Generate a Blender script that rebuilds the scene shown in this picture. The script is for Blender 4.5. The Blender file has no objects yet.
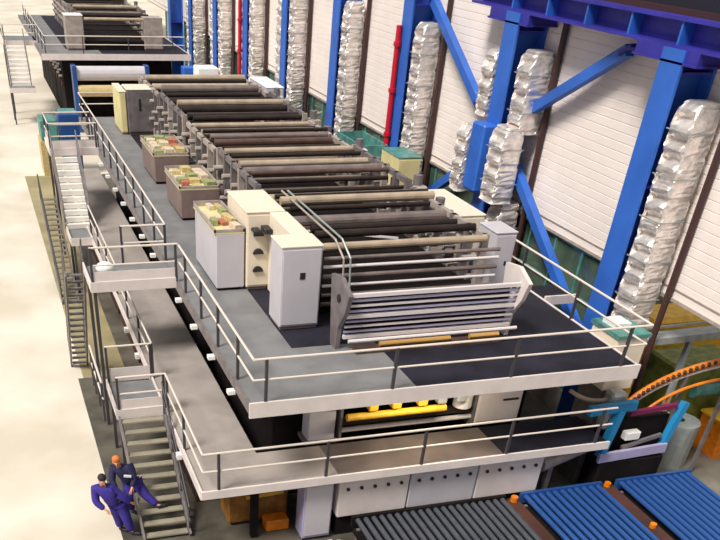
import bpy, math, random
from mathutils import Vector, Matrix
random.seed(7)
C = bpy.context.scene.collection
S = bpy.context.scene
# ------------------------------------------------------------------ materials
def mat(name, col, rough=.6, metal=0., var=0., vscale=3., bump=0., bscale=20., col2=None, stripes=None, spec=.5, stretch=None):
    m = bpy.data.materials.new(name); m.use_nodes = True
    nt = m.node_tree; b = nt.nodes['Principled BSDF']
    b.inputs['Base Color'].default_value = (*col, 1); b.inputs['Roughness'].default_value = rough
    b.inputs['Metallic'].default_value = metal; b.inputs['Specular IOR Level'].default_value = spec
    tc = nt.nodes.new('ShaderNodeTexCoord'); src = tc.outputs['Object']
    if stretch:
        mp = nt.nodes.new('ShaderNodeMapping'); mp.inputs['Scale'].default_value = stretch
        nt.links.new(src, mp.inputs['Vector']); src = mp.outputs['Vector']
    if var > 0 or col2:
        n = nt.nodes.new('ShaderNodeTexNoise'); n.inputs['Scale'].default_value = vscale; n.inputs['Detail'].default_value = 6
        r = nt.nodes.new('ShaderNodeValToRGB')
        c2 = col2 or tuple(c*(1-var) for c in col)
        r.color_ramp.elements[0].position = .38; r.color_ramp.elements[0].color = (*c2, 1)
        r.color_ramp.elements[1].position = .62; r.color_ramp.elements[1].color = (*col, 1)
        nt.links.new(src, n.inputs['Vector']); nt.links.new(n.outputs['Fac'], r.inputs['Fac'])
        nt.links.new(r.outputs['Color'], b.inputs['Base Color'])
    if bump > 0:
        n2 = nt.nodes.new('ShaderNodeTexNoise'); n2.inputs['Scale'].default_value = bscale; n2.inputs['Detail'].default_value = 5
        bp = nt.nodes.new('ShaderNodeBump'); bp.inputs['Strength'].default_value = bump; bp.inputs['Distance'].default_value = .05
        nt.links.new(src, n2.inputs['Vector']); nt.links.new(n2.outputs['Fac'], bp.inputs['Height'])
        nt.links.new(bp.outputs['Normal'], b.inputs['Normal'])
    return m
M = dict(
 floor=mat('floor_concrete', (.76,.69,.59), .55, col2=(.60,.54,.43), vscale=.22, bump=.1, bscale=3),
 olivefloor=mat('olive_floor', (.38,.32,.17), .55, var=.3, vscale=.5),
 darkfloor=mat('dark_floor', (.13,.115,.09), .5, var=.5, vscale=.8),
 annexfloor=mat('worn_floor', (.22,.20,.16), .6, var=.45, vscale=.6),
 panel=mat('wall_panel', (.88,.79,.74), .6, var=.07, vscale=.6),
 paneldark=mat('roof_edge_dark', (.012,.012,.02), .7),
 blue=mat('blue_paint', (.03,.14,.58), .45, var=.2, vscale=.8),
 bluedk=mat('girder_blue', (.035,.03,.34), .5, var=.25, vscale=.8),
 foil=mat('crumpled_foil', (.97,.90,.85), .36, .68, var=.22, vscale=4, bump=.7, bscale=6),
 red=mat('red_paint', (.55,.01,.03), .4),
 redmag=mat('magenta_paint', (.18,.01,.07), .5), black=mat('black_steel', (.018,.016,.018), .5),
 blackpipe=mat('brown_pipe', (.05,.02,.018), .5),
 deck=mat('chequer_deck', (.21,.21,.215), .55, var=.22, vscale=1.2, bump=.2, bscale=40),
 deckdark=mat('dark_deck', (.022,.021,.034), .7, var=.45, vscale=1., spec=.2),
 decklow=mat('worn_deck', (.40,.35,.32), .55, var=.22, vscale=.8, bump=.2, bscale=30),
 fascia=mat('cream_fascia', (.74,.66,.63), .5, var=.1, vscale=1.5),
 rail=mat('pale_rail', (.70,.62,.55), .4),
 post=mat('post_dark', (.05,.045,.05), .5),
 cab=mat('lavender_cabinet', (.56,.53,.57), .5, var=.06, vscale=1.5),
 cabtop=mat('cream_cabinet', (.80,.70,.56), .5, var=.06, vscale=1.5),
 cream=mat('yellowed_cream', (.75,.66,.33), .5, var=.12, vscale=1.5),
 brownbox=mat('taupe_box', (.24,.17,.15), .55, var=.2, vscale=2),
 frame=mat('frame_grey', (.19,.165,.165), .45, var=.3, vscale=3),
 framelt=mat('frame_pale', (.42,.36,.32), .45, var=.25, vscale=3),
 rbeige=mat('roller_beige', (.46,.36,.26), .35, var=.25, vscale=2),
 rgrey=mat('roller_grey', (.24,.19,.175), .3, .2, var=.3, vscale=2),
 rdark=mat('roller_dark', (.028,.018,.015), .45, var=.4, vscale=2, spec=.3),
 rbrown=mat('roller_brown', (.11,.06,.045), .4, var=.4, vscale=2),
 machine=mat('dark_machine', (.014,.010,.010), .8, var=.5, vscale=1, spec=.15),
 machbrown=mat('brown_machine', (.075,.028,.018), .6, var=.5, vscale=1),
 lav=mat('lavender_slat', (.42,.38,.56), .35, var=.15, vscale=2),
 slatlt=mat('slat_pale', (.72,.66,.66), .35),
 gold=mat('gold_glow_bar', (.85,.50,.16), .3, .5),  # gold for the bars that imitate warm light, also on one roller
 yellow=mat('yellow_paint', (.85,.48,.03), .45, var=.25, vscale=4),
 orange=mat('orange_paint', (.80,.22,.01), .45, var=.25, vscale=5),
 brownor=mat('amber_machine', (.33,.14,.02), .5, var=.5, vscale=3),
 deckmid=mat('brown_deck', (.17,.135,.125), .5, var=.35, vscale=.8), white=mat('white_paint', (.85,.84,.82), .5),
 paperr=mat('paper_red', (.50,.16,.10), .7, var=.3, vscale=12), papery=mat('paper_yellow', (.62,.48,.22), .7, var=.3, vscale=12),
 paperg=mat('paper_green', (.33,.36,.16), .7, var=.3, vscale=12), paperw=mat('paper_white', (.66,.55,.42), .7, var=.2, vscale=12),
 sky=mat('cyan_frame', (.02,.24,.50), .4), teal=mat('teal_glass', (.04,.17,.17), .15), tealp=mat('teal_paint', (.10,.30,.27), .4, var=.4, vscale=3),
 bluerod=mat('blue_rod', (.03,.10,.33), .3, .3), dkrod=mat('slate_rod', (.09,.10,.12), .35, .3),
 steel=mat('galvanised', (.42,.45,.44), .4, .3, var=.2, vscale=4), step=mat('stair_tread', (.30,.27,.20), .55, var=.25, vscale=2), stepw=mat('pale_tread', (.86,.82,.76), .5, var=.1, vscale=2),
 greenm=mat('olive_machine', (.20,.22,.03), .5, var=.5, vscale=4), skin=mat('skin', (.72,.33,.20), .6),
 overall=mat('blue_overall', (.035,.02,.26), .8, var=.35, vscale=5), jacket=mat('navy_jacket', (.012,.012,.06), .8, var=.3, vscale=5),
 hairb=mat('dark_hair', (.015,.01,.012), .7), hairo=mat('ginger_hair', (.62,.17,.03), .7), shoe=mat('shoe', (.02,.015,.03), .6),
)
def glassmat():
    m = mat('green_glazing', (.10,.15,.11), .12, var=.7, vscale=.6); return m
M['glaze'] = glassmat()
# ------------------------------------------------------------------ mesh helpers
class MB:
    def __init__(s): s.v=[]; s.f=[]; s.g=[]
    def pts(s, vs, fs):
        o=len(s.v); s.g.append((list(vs),list(fs))); s.v += [tuple(v) for v in vs]; s.f += [tuple(i+o for i in f) for f in fs]; return s
    def box(s, x0,x1,y0,y1,z0,z1, rot=None, piv=None):
        vs=[Vector((x,y,z)) for z in (z0,z1) for y in (y0,y1) for x in (x0,x1)]
        if rot is not None:
            p=Vector(piv) if piv else Vector(((x0+x1)/2,(y0+y1)/2,(z0+z1)/2)); vs=[rot@(v-p)+p for v in vs]
        return s.pts(vs,[(0,2,3,1),(4,5,7,6),(0,1,5,4),(2,6,7,3),(0,4,6,2),(1,3,7,5)])
    def bbox(s, x0,x1,y0,y1,z0,z1, b=.03):     # box with chamfered edges
        V=[];idx={}
        X=(x0,x1);Y=(y0,y1);Z=(z0,z1)
        for i in (0,1):
            for j in (0,1):
                for k in (0,1):
                    sx,sy,sz=(1 if i==0 else -1),(1 if j==0 else -1),(1 if k==0 else -1)
                    for a,(dx,dy,dz) in enumerate(((0,b,b),(b,0,b),(b,b,0))):
                        idx[i,j,k,a]=len(V); V.append((X[i]+sx*dx,Y[j]+sy*dy,Z[k]+sz*dz))
        F=[]
        for i in (0,1): F.append([idx[i,0,0,0],idx[i,1,0,0],idx[i,1,1,0],idx[i,0,1,0]])
        for j in (0,1): F.append([idx[0,j,0,1],idx[1,j,0,1],idx[1,j,1,1],idx[0,j,1,1]])
        for k in (0,1): F.append([idx[0,0,k,2],idx[1,0,k,2],idx[1,1,k,2],idx[0,1,k,2]])
        for i in (0,1):
            for j in (0,1): F.append([idx[i,j,0,0],idx[i,j,1,0],idx[i,j,1,1],idx[i,j,0,1]])
            for k in (0,1): F.append([idx[i,0,k,0],idx[i,1,k,0],idx[i,1,k,2],idx[i,0,k,2]])
        for j in (0,1):
            for k in (0,1): F.append([idx[0,j,k,1],idx[1,j,k,1],idx[1,j,k,2],idx[0,j,k,2]])
        for i in (0,1):
            for j in (0,1):
                for k in (0,1): F.append([idx[i,j,k,0],idx[i,j,k,1],idx[i,j,k,2]])
        return s.pts(V,F)
    def cyl(s, p0,p1,r,n=10,r1=None):
        p0=Vector(p0);p1=Vector(p1);d=(p1-p0).normalized()
        u=d.orthogonal().normalized();w=d.cross(u); r1=r if r1 is None else r1
        vs=[p+ (u*math.cos(2*math.pi*i/n)+w*math.sin(2*math.pi*i/n))*rr for p,rr in ((p0,r),(p1,r1)) for i in range(n)]
        fs=[(i,(i+1)%n,n+(i+1)%n,n+i) for i in range(n)]+[tuple(range(n-1,-1,-1)),tuple(range(n,2*n))]
        return s.pts(vs,fs)
    def tube(s, ps, r, n=8):
        for a,b in zip(ps[:-1],ps[1:]): s.cyl(a,b,r,n)
        return s
    def beam(s, p0,p1,w,h, up=(0,0,1)):        # rectangular bar
        p0=Vector(p0);p1=Vector(p1);d=(p1-p0).normalized();u=Vector(up)
        a=d.cross(u).normalized();c=a.cross(d)
        vs=[p+a*sx*w/2+c*sy*h/2 for p in (p0,p1) for sx,sy in ((-1,-1),(1,-1),(1,1),(-1,1))]
        return s.pts(vs,[(0,1,5,4),(1,2,6,5),(2,3,7,6),(3,0,4,7),(3,2,1,0),(4,5,6,7)])
    def prism(s, poly, axis, a, b):            # polygon in the other two axes
        def P(q,t):
            return {'x':(t,q[0],q[1]),'y':(q[0],t,q[1]),'z':(q[0],q[1],t)}[axis]
        n=len(poly); vs=[P(q,a) for q in poly]+[P(q,b) for q in poly]
        return s.pts(vs,[(i,(i+1)%n,n+(i+1)%n,n+i) for i in range(n)]+[tuple(range(n-1,-1,-1)),tuple(range(n,2*n))])
    def sph(s, c, r, sx=1,sy=1,sz=1, n=12, m=8):
        c=Vector(c); vs=[c+Vector((0,0,-r*sz))]
        for j in range(1,m):
            t=math.pi*j/m
            for i in range(n):
                a=2*math.pi*i/n; vs.append(c+Vector((r*sx*math.sin(t)*math.cos(a),r*sy*math.sin(t)*math.sin(a),-r*sz*math.cos(t))))
        vs.append(c+Vector((0,0,r*sz))); fs=[(0,1+(i+1)%n,1+i) for i in range(n)]
        for j in range(m-2):
            for i in range(n): fs.append((1+j*n+i,1+j*n+(i+1)%n,1+(j+1)*n+(i+1)%n,1+(j+1)*n+i))
        L=len(vs)-1; fs += [(L,1+(m-2)*n+i,1+(m-2)*n+(i+1)%n) for i in range(n)]
        return s.pts(vs,fs)
ORG={}
def build(mb, name, m, parent=None, smooth=False, label=None, base=None):
    import bmesh
    org=ORG[parent.name] if parent else Vector(base or (0,0,0))
    me=bpy.data.meshes.new(name); me.from_pydata([Vector(v)-org for v in mb.v],[],mb.f)
    bm=bmesh.new(); bm.from_mesh(me); bmesh.ops.recalc_face_normals(bm,faces=bm.faces); bm.to_mesh(me); bm.free()
    o=bpy.data.objects.new(name,me); C.objects.link(o); me.materials.append(m)
    if smooth:
        for p in me.polygons: p.use_smooth=True
    if parent: o.parent=parent
    else: o.location=org
    ORG[o.name]=org
    if label: o['label']=label
    return o
def each(mb,name,m,parent,**k):           # every primitive of mb as an object of its own
    for vs,fs in mb.g: build(MB().pts(vs,fs),name,m,parent,**k)
def tag(o,label,cat,group=None,kind=None):
    o['label']=label; o['category']=cat
    if group: o['group']=group
    if kind: o['kind']=kind
    return o
def thing(name,label,cat,base,group=None):
    o=bpy.data.objects.new(name,None); C.objects.link(o); o.location=base; o.empty_display_size=.2
    ORG[o.name]=Vector(base); return tag(o,label,cat,group)
def struct(o): o['kind']='structure'; return o
# ------------------------------------------------------------------ camera (fitted to the photograph's vanishing points)
R=((.95665466,-.28857019,.03923144),(-.16869527,-.65891123,-.73306063),(.23738948,.69466771,-.67903093))
cam=bpy.data.cameras.new('camera'); co=bpy.data.objects.new('camera',cam); C.objects.link(co)
mw=Matrix(((R[0][0],-R[1][0],-R[2][0],0),(R[0][1],-R[1][1],-R[2][1],0),(R[0][2],-R[1][2],-R[2][2],13.5),(0,0,0,1)))
co.matrix_world=mw; cam.sensor_width=36; cam.lens=810.93*36/720; cam.shift_x=(360-275.6)/720; cam.shift_y=(650-270)/720
cam.clip_end=400; S.camera=co
# ------------------------------------------------------------------ setting
b=MB().box(-30,40,-5,190,-.2,0); struct(build(b,'floor',M['floor']))
b=MB().box(2.05,3.7,30.0,60,0,.006); struct(build(b,'trim_1',M['olivefloor']))  # olive toned floor strip left of the walkway
b=MB().box(3.7,18.3,8,60,0,.008).box(1.85,3.7,8,30,0,.008); struct(build(b,'trim_2',M['darkfloor']))  # darker floor tone under the press and around the near stair
b=MB().box(18.3,40,5,60,0,.007); struct(build(b,'trim_3',M['annexfloor']))
WX=18.4
def ribbed(y0,y1,z0,z1,x=WX):
    mb=MB(); prof=[]; z=z0
    while z<z1-.01:
        zt=min(z+.24,z1); prof += [(x,z),(x,zt-.035),(x+.016,zt-.03),(x+.016,zt-.008)]; z=zt
    prof += [(x,z1),(x+.25,z1),(x+.25,z0)]
    return mb.prism(prof,'y',y0,y1)
struct(build(ribbed(8,135,5.4,11.9),'wall_right',M['panel']))
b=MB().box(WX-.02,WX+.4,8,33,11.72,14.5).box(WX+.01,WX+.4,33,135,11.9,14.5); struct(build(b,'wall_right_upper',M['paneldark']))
b=MB().box(WX-.05,WX+.03,8,135,5.36,5.44).box(WX-.03,WX,8,135,5.66,5.69); struct(build(b,'trim_4',M['framelt']))
COLY=[22.0-.9+8.35*k for k in range(9)]     # near faces of the columns; each is 0.9 m wide
# glazing band below the panels
n=0
for k in range(0,9):
    y0=COLY[k]+1.0; y1=y0+7.4
    if k==0: y0+=.8
    n+=1
    w=struct(build(MB().box(WX+.1,WX+.14,y0,y1,.9,5.36),'window_%d'%n,M['glaze']))
    mb=MB()
    for i in range(5):
        yy=y0+(y1-y0)*i/4; mb.box(WX+.04,WX+.18,yy-.05,yy+.05,.9,5.36)
    for zz in (.95,2.4,3.9,5.3): mb.box(WX+.05,WX+.17,y0,y1,zz-.04,zz+.04)
    build(mb,'window_frame',M['tealp'],w)
    build(MB().box(WX,WX+.25,y0,y1,0,.9),'sill_wall',M['framelt'],w)
b=MB().box(36,36.3,5,60,0,9); struct(build(b,'wall_annex',M['annexfloor']))
# ------------------------------------------------------------------ columns, girder, braces, pipes, ducts
ordn=['nearest','second','third','fourth','fifth','sixth','seventh','eighth','ninth']
CX0,CX1=17.25,18.38
for k,y in enumerate(COLY[:9]):
    lab={0:'massive blue steel wall column nearest the camera, under the girder',1:'second blue steel wall column, where the diagonal braces meet'}.get(k,'%s blue steel wall column counted from the near end'%ordn[k])
    t=thing('steel_column',lab,'column',(17.8,y+.45,0),'blue wall columns')
    mb=MB().box(CX0,CX0+.07,y,y+.9,0,11.1 if k<2 else 13).box(CX1-.07,CX1,y,y+.9,0,11.1 if k<2 else 13).box(CX0+.07,CX1-.07,y+.42,y+.48,0,11.1 if k<2 else 13)
    build(mb,'shaft',M['blue'],t)
    mb=MB()
    for z in (2.5,5.2,8,10.6): mb.box(CX0+.08,CX1-.08,y+.04,y+.86,z,z+.05)
    each(mb,'stiffener',M['bluedk'],t)
    build(MB().box(CX0-.15,CX1,y-.12,y+1.02,0,.06),'base_plate',M['blue'],t)
    if k<2:
        build(MB().box(17.3,18.35,y-.5,y+2.1,10.84,11.1).box(17.25,18.38,y-.55,y+2.15,10.8,10.85),'bracket',M['bluedk'],t)
    if k==1:
        build(MB().bbox(16.75,CX0+.02,y+.1,y+1.0,5.9,8.0,.06),'cladding',M['blue'],t)
t=thing('crane_girder','deep indigo plate girder across the top right corner','girder',(17.8,15,11.1))
build(MB().box(17.7,17.78,12,33,11.16,11.66),'web',M['bluedk'],t)
build(MB().box(17.3,18.2,12,33,11.1,11.17),'bottom_flange',M['bluedk'],t)
build(MB().box(17.3,18.2,12,33,11.65,11.72),'top_flange',M['bluedk'],t)
for y in [13+2.15*i for i in range(9)]:
    build(MB().box(17.35,18.15,y,y+.08,11.17,11.65),'stiffener',M['blue'],t)
mb=MB().box(17.72,17.76,12,33,11.72,11.86); build(mb,'crane_rail',M['blackpipe'],t)
BR=[('blue diagonal brace rising right to the nearest column top',(24.3,10.75),(30.9,7.5)),
    ('blue diagonal brace dropping right towards the nearest column foot',(29.8,7.3),(22.9,3.2)),
    ('blue diagonal brace falling from the third column top to the second',(37.6,10.9),(32.2,8.1)),
    ('short blue diagonal brace low between second and third columns',(32.2,6.3),(37.9,3.0))]
for lab,(ya,za),(yb,zb) in BR:
    t=thing('diagonal_brace',lab,'brace',(17.9,(ya+yb)/2,min(za,zb)),'diagonal braces')
    build(MB().beam((17.95,ya,za),(17.95,yb,zb),.3,.28,up=(1,0,0)),'strut',M['blue'],t)
    d=Vector((0,yb-ya,zb-za)).normalized()
    for p in ((17.95,ya,za),(17.95,yb,zb)):
        p=Vector(p); s=1 if p.y==ya else -1
        build(MB().beam(p-d*s*.25,p+d*s*.3,.42,.1,up=(0,-d.z,d.y)),'gusset',M['bluedk'],t)
def duct(x0,x1,y0,y1,z0,z1,lab,name='foil_duct',seed=0,grp='foil wrapped ducts'):
    rnd=random.Random(seed); t=thing(name,lab,'duct',((x0+x1)/2,(y0+y1)/2,z0),grp)
    cx,cy=(x0+x1)/2,(y0+y1)/2; hx,hy=(x1-x0)/2,(y1-y0)/2; nseg=28
    lv=[]; z=z0
    while z<z1-.55: lv.append((z,0)); z+=.07
    for i in range(9): lv.append((z1-.55+.55*math.sin(i/8*math.pi/2), 1-math.cos(i/8*math.pi/2)))
    vs=[];N=nseg
    for (z,c) in lv:
        ph=(z-z0)
        seam=max(0,1-abs(((ph+.4)%1.05)-.5)/.07)*.05
        for i in range(N):
            a=2*math.pi*i/N; ca,sa=math.cos(a),math.sin(a)
            e=.32; px=math.copysign(abs(ca)**e,ca); py=math.copysign(abs(sa)**e,sa)
            sh=1-.42*c
            x=cx+hx*(px*(1-.30*c)+.25*c)+rnd.uniform(-.018,.018); y=cy+hy*py*(1-.25*c)+rnd.uniform(-.018,.018)
            if px<-.9: x+=.20*(.5+.5*math.sin(ph*2*math.pi/.46+ .8*math.sin(y*3)))**1.6
            x-=math.copysign(seam,px)*abs(px); y-=math.copysign(seam,py)*abs(py)
            vs.append((x,y,z+rnd.uniform(-.012,.012)))
    fs=[(r*N+i,r*N+(i+1)%N,(r+1)*N+(i+1)%N,(r+1)*N+i) for r in range(len(lv)-1) for i in range(N)]
    fs += [tuple(range(N-1,-1,-1)),tuple(range((len(lv)-1)*N,len(lv)*N))]
    build(MB().pts(vs,fs),'foil_jacket',M['foil'],t)
    zz=z0+.6
    while zz<z1-.6:
        build(MB().prism([(x0-.02,y1),(x0-.02,y0-.02),(x1,y0-.02),(x1,y0),(x0,y0),(x0,y1)],'z',zz,zz+.03),'band',M['steel'],t); zz+=1.05
    return t
for k in range(8):
    y=COLY[k]
    if k==1:
        duct(17.4,18.3,y-1.0,y-.1,7.9,10.2,'upper silvery foil duct on the near side of the second column',seed=11)
        duct(16.85,17.75,y-1.1,y-.1,5.8,8.1,'lower silvery foil duct bulging out beside the second column',seed=12)
        duct(17.3,18.2,y-1.05,y-.1,1.2,5.75,'foil duct running below the braces at the second column foot',seed=13)
        duct(17.1,18.2,y+1.0,y+1.8,8.1,10.0,'small foil duct piece high on the far side of second column',seed=14)
        duct(16.6,17.6,y+1.1,y+1.9,5.7,7.8,'small foil duct piece low on the far side of second column',seed=15)
    else:
        duct(17.35,18.25,y-.93,y-.05,2.2 if k else 3.6,10.1,{0:'large crumpled silver foil duct against the nearest blue column'}.get(k,'silver foil duct standing against the %s column from the near end'%ordn[k]),seed=k)
    if k>=4:
        duct(17.2,18.2,y+1.0,y+1.8,3.0,12.5,'slim foil duct on the far side of the %s column'%ordn[k],seed=30+k)
    t=tag(build(MB().cyl((18.25,y-1.35,0),(18.25,y-1.35,12.5),.09,10),'drain_pipe',M['blackpipe'],base=(18.25,y-1.35,0)) if False else build(MB().cyl((18.27,y-1.2,0),(18.27,y-1.2,11.05),.10,10),'drain_pipe',M['blackpipe']),
          'thin dark brown pipe on the wall beside the %s column'%ordn[k],'pipe','dark wall pipes')
for y,lab in ((COLY[2]+.0,'bright red pipe standing on the third blue column'),(COLY[5]+.3,'bright red pipe far back by the sixth column')):
    t=thing('red_pipe',lab,'pipe',(17.1,y,2),'red standpipes')
    build(MB().cyl((17.1,y+.75,2),(17.1,y+.75,9.9),.12,10),'riser',M['red'],t)
    mb=MB()
    for i in range(5): mb.cyl((17.1,y+.75,2.8+i*1.6),(17.1,y+.75,2.95+i*1.6),.17,10)
    each(mb,'coupling',M['red'],t)
# ------------------------------------------------------------------ guard rails, decks
def railing(path,z,label,posts,name='guard_rail',h=1.1,mid=True,toe=0,group='walkway guard rails',r=.032):
    """path: list of xy corners; posts: list of (x,y)"""
    p0=path[0]; t=thing(name,label,'railing',(p0[0],p0[1],z),group)
    P=lambda q,dz:(q[0],q[1],z+dz)
    build(MB().tube([P(q,h) for q in path],r),'top_rail',M['rail'],t)
    if mid: build(MB().tube([P(q,h*.55) for q in path],r*.85),'mid_rail',M['rail'],t)
    for q in posts:
        build(MB().box(q[0]-.035,q[0]+.035,q[1]-.035,q[1]+.035,z-.12,z+h),'post',M['post'],t)
    if toe:
        mb=MB()
        for a,b_ in zip(path[:-1],path[1:]): mb.beam(P(a,toe/2),P(b_,toe/2),.02,toe)
        build(mb,'toe_board',M['fascia'],t)
    return t
def frange(a,b,n): return [a+(b-a)*i/(n-1) for i in range(n)]
def deck(Y0,Y1,far,which):
    # upper deck
    t=thing('upper_walkway','%s press upper deck with grey plates and cream edge beam'%which,'walkway',(10,Y0,4.3),'upper press decks')
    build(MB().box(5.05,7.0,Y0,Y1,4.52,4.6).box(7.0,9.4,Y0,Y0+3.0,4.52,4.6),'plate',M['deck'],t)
    build(MB().box(9.4,15.9,Y0,Y0+3.0,4.52,4.6).box(13.4,15.9,Y0+3.0,Y1,4.52,4.6).box(7.0,13.4,Y0+3.0,Y1,4.5,4.58),'dark_plate',M['deckdark'],t,label='dark deck plates')  # middle and right hand plates in a darker tone
    build(MB().box(4.98,15.95,Y0-.06,Y0,4.28,4.66),'edge_beam',M['fascia'],t)
    build(MB().box(4.98,5.05,Y0,Y1,4.36,4.62),'side_beam',M['frame'],t)
    build(MB().box(15.9,15.97,Y0,Y1,4.3,4.62),'side_beam',M['fascia'],t)
    if not far:
        for i in range(13):
            y=Y0+1.4+i*2.15; build(MB().box(4.8,4.99,y-.09,y+.09,4.26,4.36),'bracket',M['white'],t,label='white bracket under the deck edge')
    # lower deck
    t=thing('lower_walkway','%s press lower walkway one storey below the upper deck'%which,'walkway',(10,Y0,2),'lower press walkways')
    if not far: build(MB().box(3.84,5.75,Y0+.2,Y1,2.12,2.2).box(5.75,7.6,Y0+.2,Y0+1.9,2.12,2.2),'plate',M['decklow'],t)
    build(MB().box(7.6,12.6,Y0+.2,Y0+1.9,2.12,2.2),'plate',M['deckmid'],t,label='brownish deck plates')
    build(MB().box(12.6,16,Y0+.2,Y0+1.9,2.12,2.2),'plate',M['deckdark'],t,label='dark deck plates')  # right end plates darker than the others
    build(MB().box(3.8 if not far else 7.5,16,Y0+.14,Y0+.2,2.03,2.26),'edge_beam',M['fascia'],t)
    if not far: build(MB().box(3.78,3.84,Y0+.2,Y1,2.0,2.26),'side_beam',M['fascia'],t)
    mb=MB()
    for i in range(0 if far else int((Y1-Y0)/3.3)): mb.box(5.4,5.6,Y0+1+i*3.3,Y0+1.2+i*3.3,0,2.12)
    for i in range(4): mb.box(8.0+2.4*i,8.2+2.4*i,Y0+1.5,Y0+1.7,0,2.12)
    each(mb,'support',M['machine'],t)
    for i in range(0 if far else 5):
        mb=MB().box(3.66,3.8,Y0+2.6+i*2.3,Y0+2.8+i*2.3,1.85,2.0); build(mb,'bracket',M['white'],t)
Y0,Y1=17.5,51.5
deck(Y0,Y1,False,'near')
deck(73.8,99,True,'far')
sy=[18.9,20.9,23.0,25.0]
railing([(5.08,25.95),(5.08,17.5),(15.93,17.5),(15.93,30)],4.6,'upper deck rail wrapping the near corner and front edge',
        [(5.08,y) for y in (18.95,21.0,23.0,25.1)]+[(x,17.5) for x in (5.39,8.68,12.0,15.32)]+[(15.93,y) for y in (20.9,24,27)])
railing([(5.08,28.2),(5.08,51.4),(14,51.4)],4.6,'upper deck rail running back along the left edge',[(5.08,28.2+2.05*i) for i in range(12)]+[(8,51.4),(11,51.4),(13.9,51.4)])
railing([(5.3,98),(5.3,73.8),(15.5,73.8)],4.6,'far press upper deck rail along its front',[(5.3,73.9+3*i) for i in range(8)]+[(8+3.3*i,73.8) for i in range(3)])
railing([(3.86,22.5),(3.86,17.7),(15.9,17.7)],2.2,'lower walkway rail wrapping the near left corner',
        [(3.86,20),(3.86,22.3)]+[(x,17.7) for x in (4.27,7.2,9.98,12.6,15.5)],group='walkway guard rails')
railing([(3.86,24.7),(3.86,40)],2.2,'lower walkway rail on the left between the stair landings',[(3.86,24.7+2.5*i) for i in range(7)])
# ------------------------------------------------------------------ landings and stairs
def landing(x0,x1,y0,y1,z,label):
    t=thing('stair_landing',label,'landing',((x0+x1)/2,y0,z-.1),'stair landings')
    build(MB().box(x0,x1,y0,y1,z-.06,z),'plate',M['deck'],t)
    build(MB().box(x0-.04,x1,y0-.05,y0,z-.16,z+.14).box(x0-.05,x0,y0,y1,z-.16,z+.14),'edge_beam',M['fascia'],t)
    for (x,y) in ((x0+.08,y0+.08),(x0+.08,y1-.08)):
        build(MB().box(x-.05,x+.05,y-.05,y+.05,0,z-.06),'leg',M['post'],t)
    return t
def stairs(x0,x1,ya,za,yb,zb,n,label,tm,rails=(1,1),name='stairs',closed=False):
    t=thing(name,label,'stairs',((x0+x1)/2,yb,zb),'steel stairs')
    for i in range(n):
        f=(i+.5)/n; y=ya+(yb-ya)*f; z=za+(zb-za)*f; dy=abs(yb-ya)/n
        q=.49 if tm is M['stepw'] else .36; build(MB().box(x0+.05,x1-.05,y-dy*q,y+dy*q,z-(.16 if q>.4 else .03),z+.015),'tread',tm,t)
    for x in (x0,x1):
        build(MB().beam((x,ya,za-.05),(x,yb,zb+.02),.06,.22,up=(0,0,1)),'stringer',M['frame'],t)
    for x,on in zip((x0,x1),rails):
        if not on: continue
        mb=MB().tube([(x,ya,za+.95),(x,yb,zb+.95)],.03).tube([(x,ya,za+.5),(x,yb,zb+.5)],.022)
        for f in (0.03,.35,.67,.97):
            y=ya+(yb-ya)*f;z=za+(zb-za)*f; mb.cyl((x,y,z),(x,y,z+.95),.028,8)
        build(mb,'handrail',M['post'] if tm is M['step'] else M['frame'],t)
    return t
landing(2.38,4.98,26.1,28.0,4.6,'upper stair landing bridging out from the left deck edge')
railing([(2.4,26.1),(5.08,26.1)],4.6,'front rail of the upper middle landing',[(2.42,26.1),(5.0,26.1)],toe=.42)
railing([(3.65,28.1),(5.08,28.1)],4.6,'short back rail of the upper middle landing',[(3.65,28.1),(5.05,28.1)])
stairs(1.75,2.35,27.9,4.5,31.2,0.02,16,'dark steep stair dropping away behind the upper middle landing',M['frame'])
landing(2.4,3.78,22.5,24.6,2.2,'low stair landing above the two workers')
railing([(2.42,22.5),(3.84,22.5)],2.2,'front rail of the low landing',[(2.45,22.5),(3.8,22.5)],toe=.42)
railing([(2.42,24.7),(3.84,24.7)],2.2,'back rail of the low landing',[(2.45,24.7),(3.8,24.7)],toe=.42,mid=False)
railing([(2.0,24.9),(2.0,22.3)],2.2,'dark end rail left of the low landing',[(2.0,24.8),(2.0,24.2),(2.0,23.4),(2.0,22.4)])
stairs(2.42,3.74,22.42,2.15,19.0,0.02,11,'wide steel stair coming down to the two workers',M['step'],rails=(0,1))
landing(2.8,4.98,43.8,46.2,4.6,'far upper landing at the back left of the press')
railing([(4.98,43.8),(2.82,43.8),(2.82,46.2)],4.6,'pale rail around the far upper landing',[(2.82,43.8),(4.9,43.8),(2.82,46.2)],toe=.42)
railing([(2.82,46.3),(4.98,46.3)],4.6,'back rail of the far upper landing',[(2.85,46.3),(4.9,46.3)])
landing(2.9,3.8,38.8,40.6,2.2,'intermediate landing below the far pale stair')
stairs(2.85,4.0,43.7,4.5,40.7,2.25,11,'pale stair descending from the far upper landing',M['stepw'])
stairs(2.1,2.8,44.5,2.6,37.6,0.02,20,'narrow open stair reaching the floor left of the walkway',M['step'],rails=(1,0))
landing(2.7,5.2,80,84,4.6,'hazy landing of the far press at top left')
railing([(5.2,80),(2.72,80),(2.72,84)],4.6,'rail of the hazy far press landing',[(2.74,80),(5.1,80),(2.72,84)])
landing(2.5,4.4,75.6,77.5,2.2,'hazy intermediate landing of the far press stair')
stairs(2.7,4.2,79.9,4.5,77.6,2.25,9,'hazy stair of the far press at top left',M['stepw'])
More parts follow.
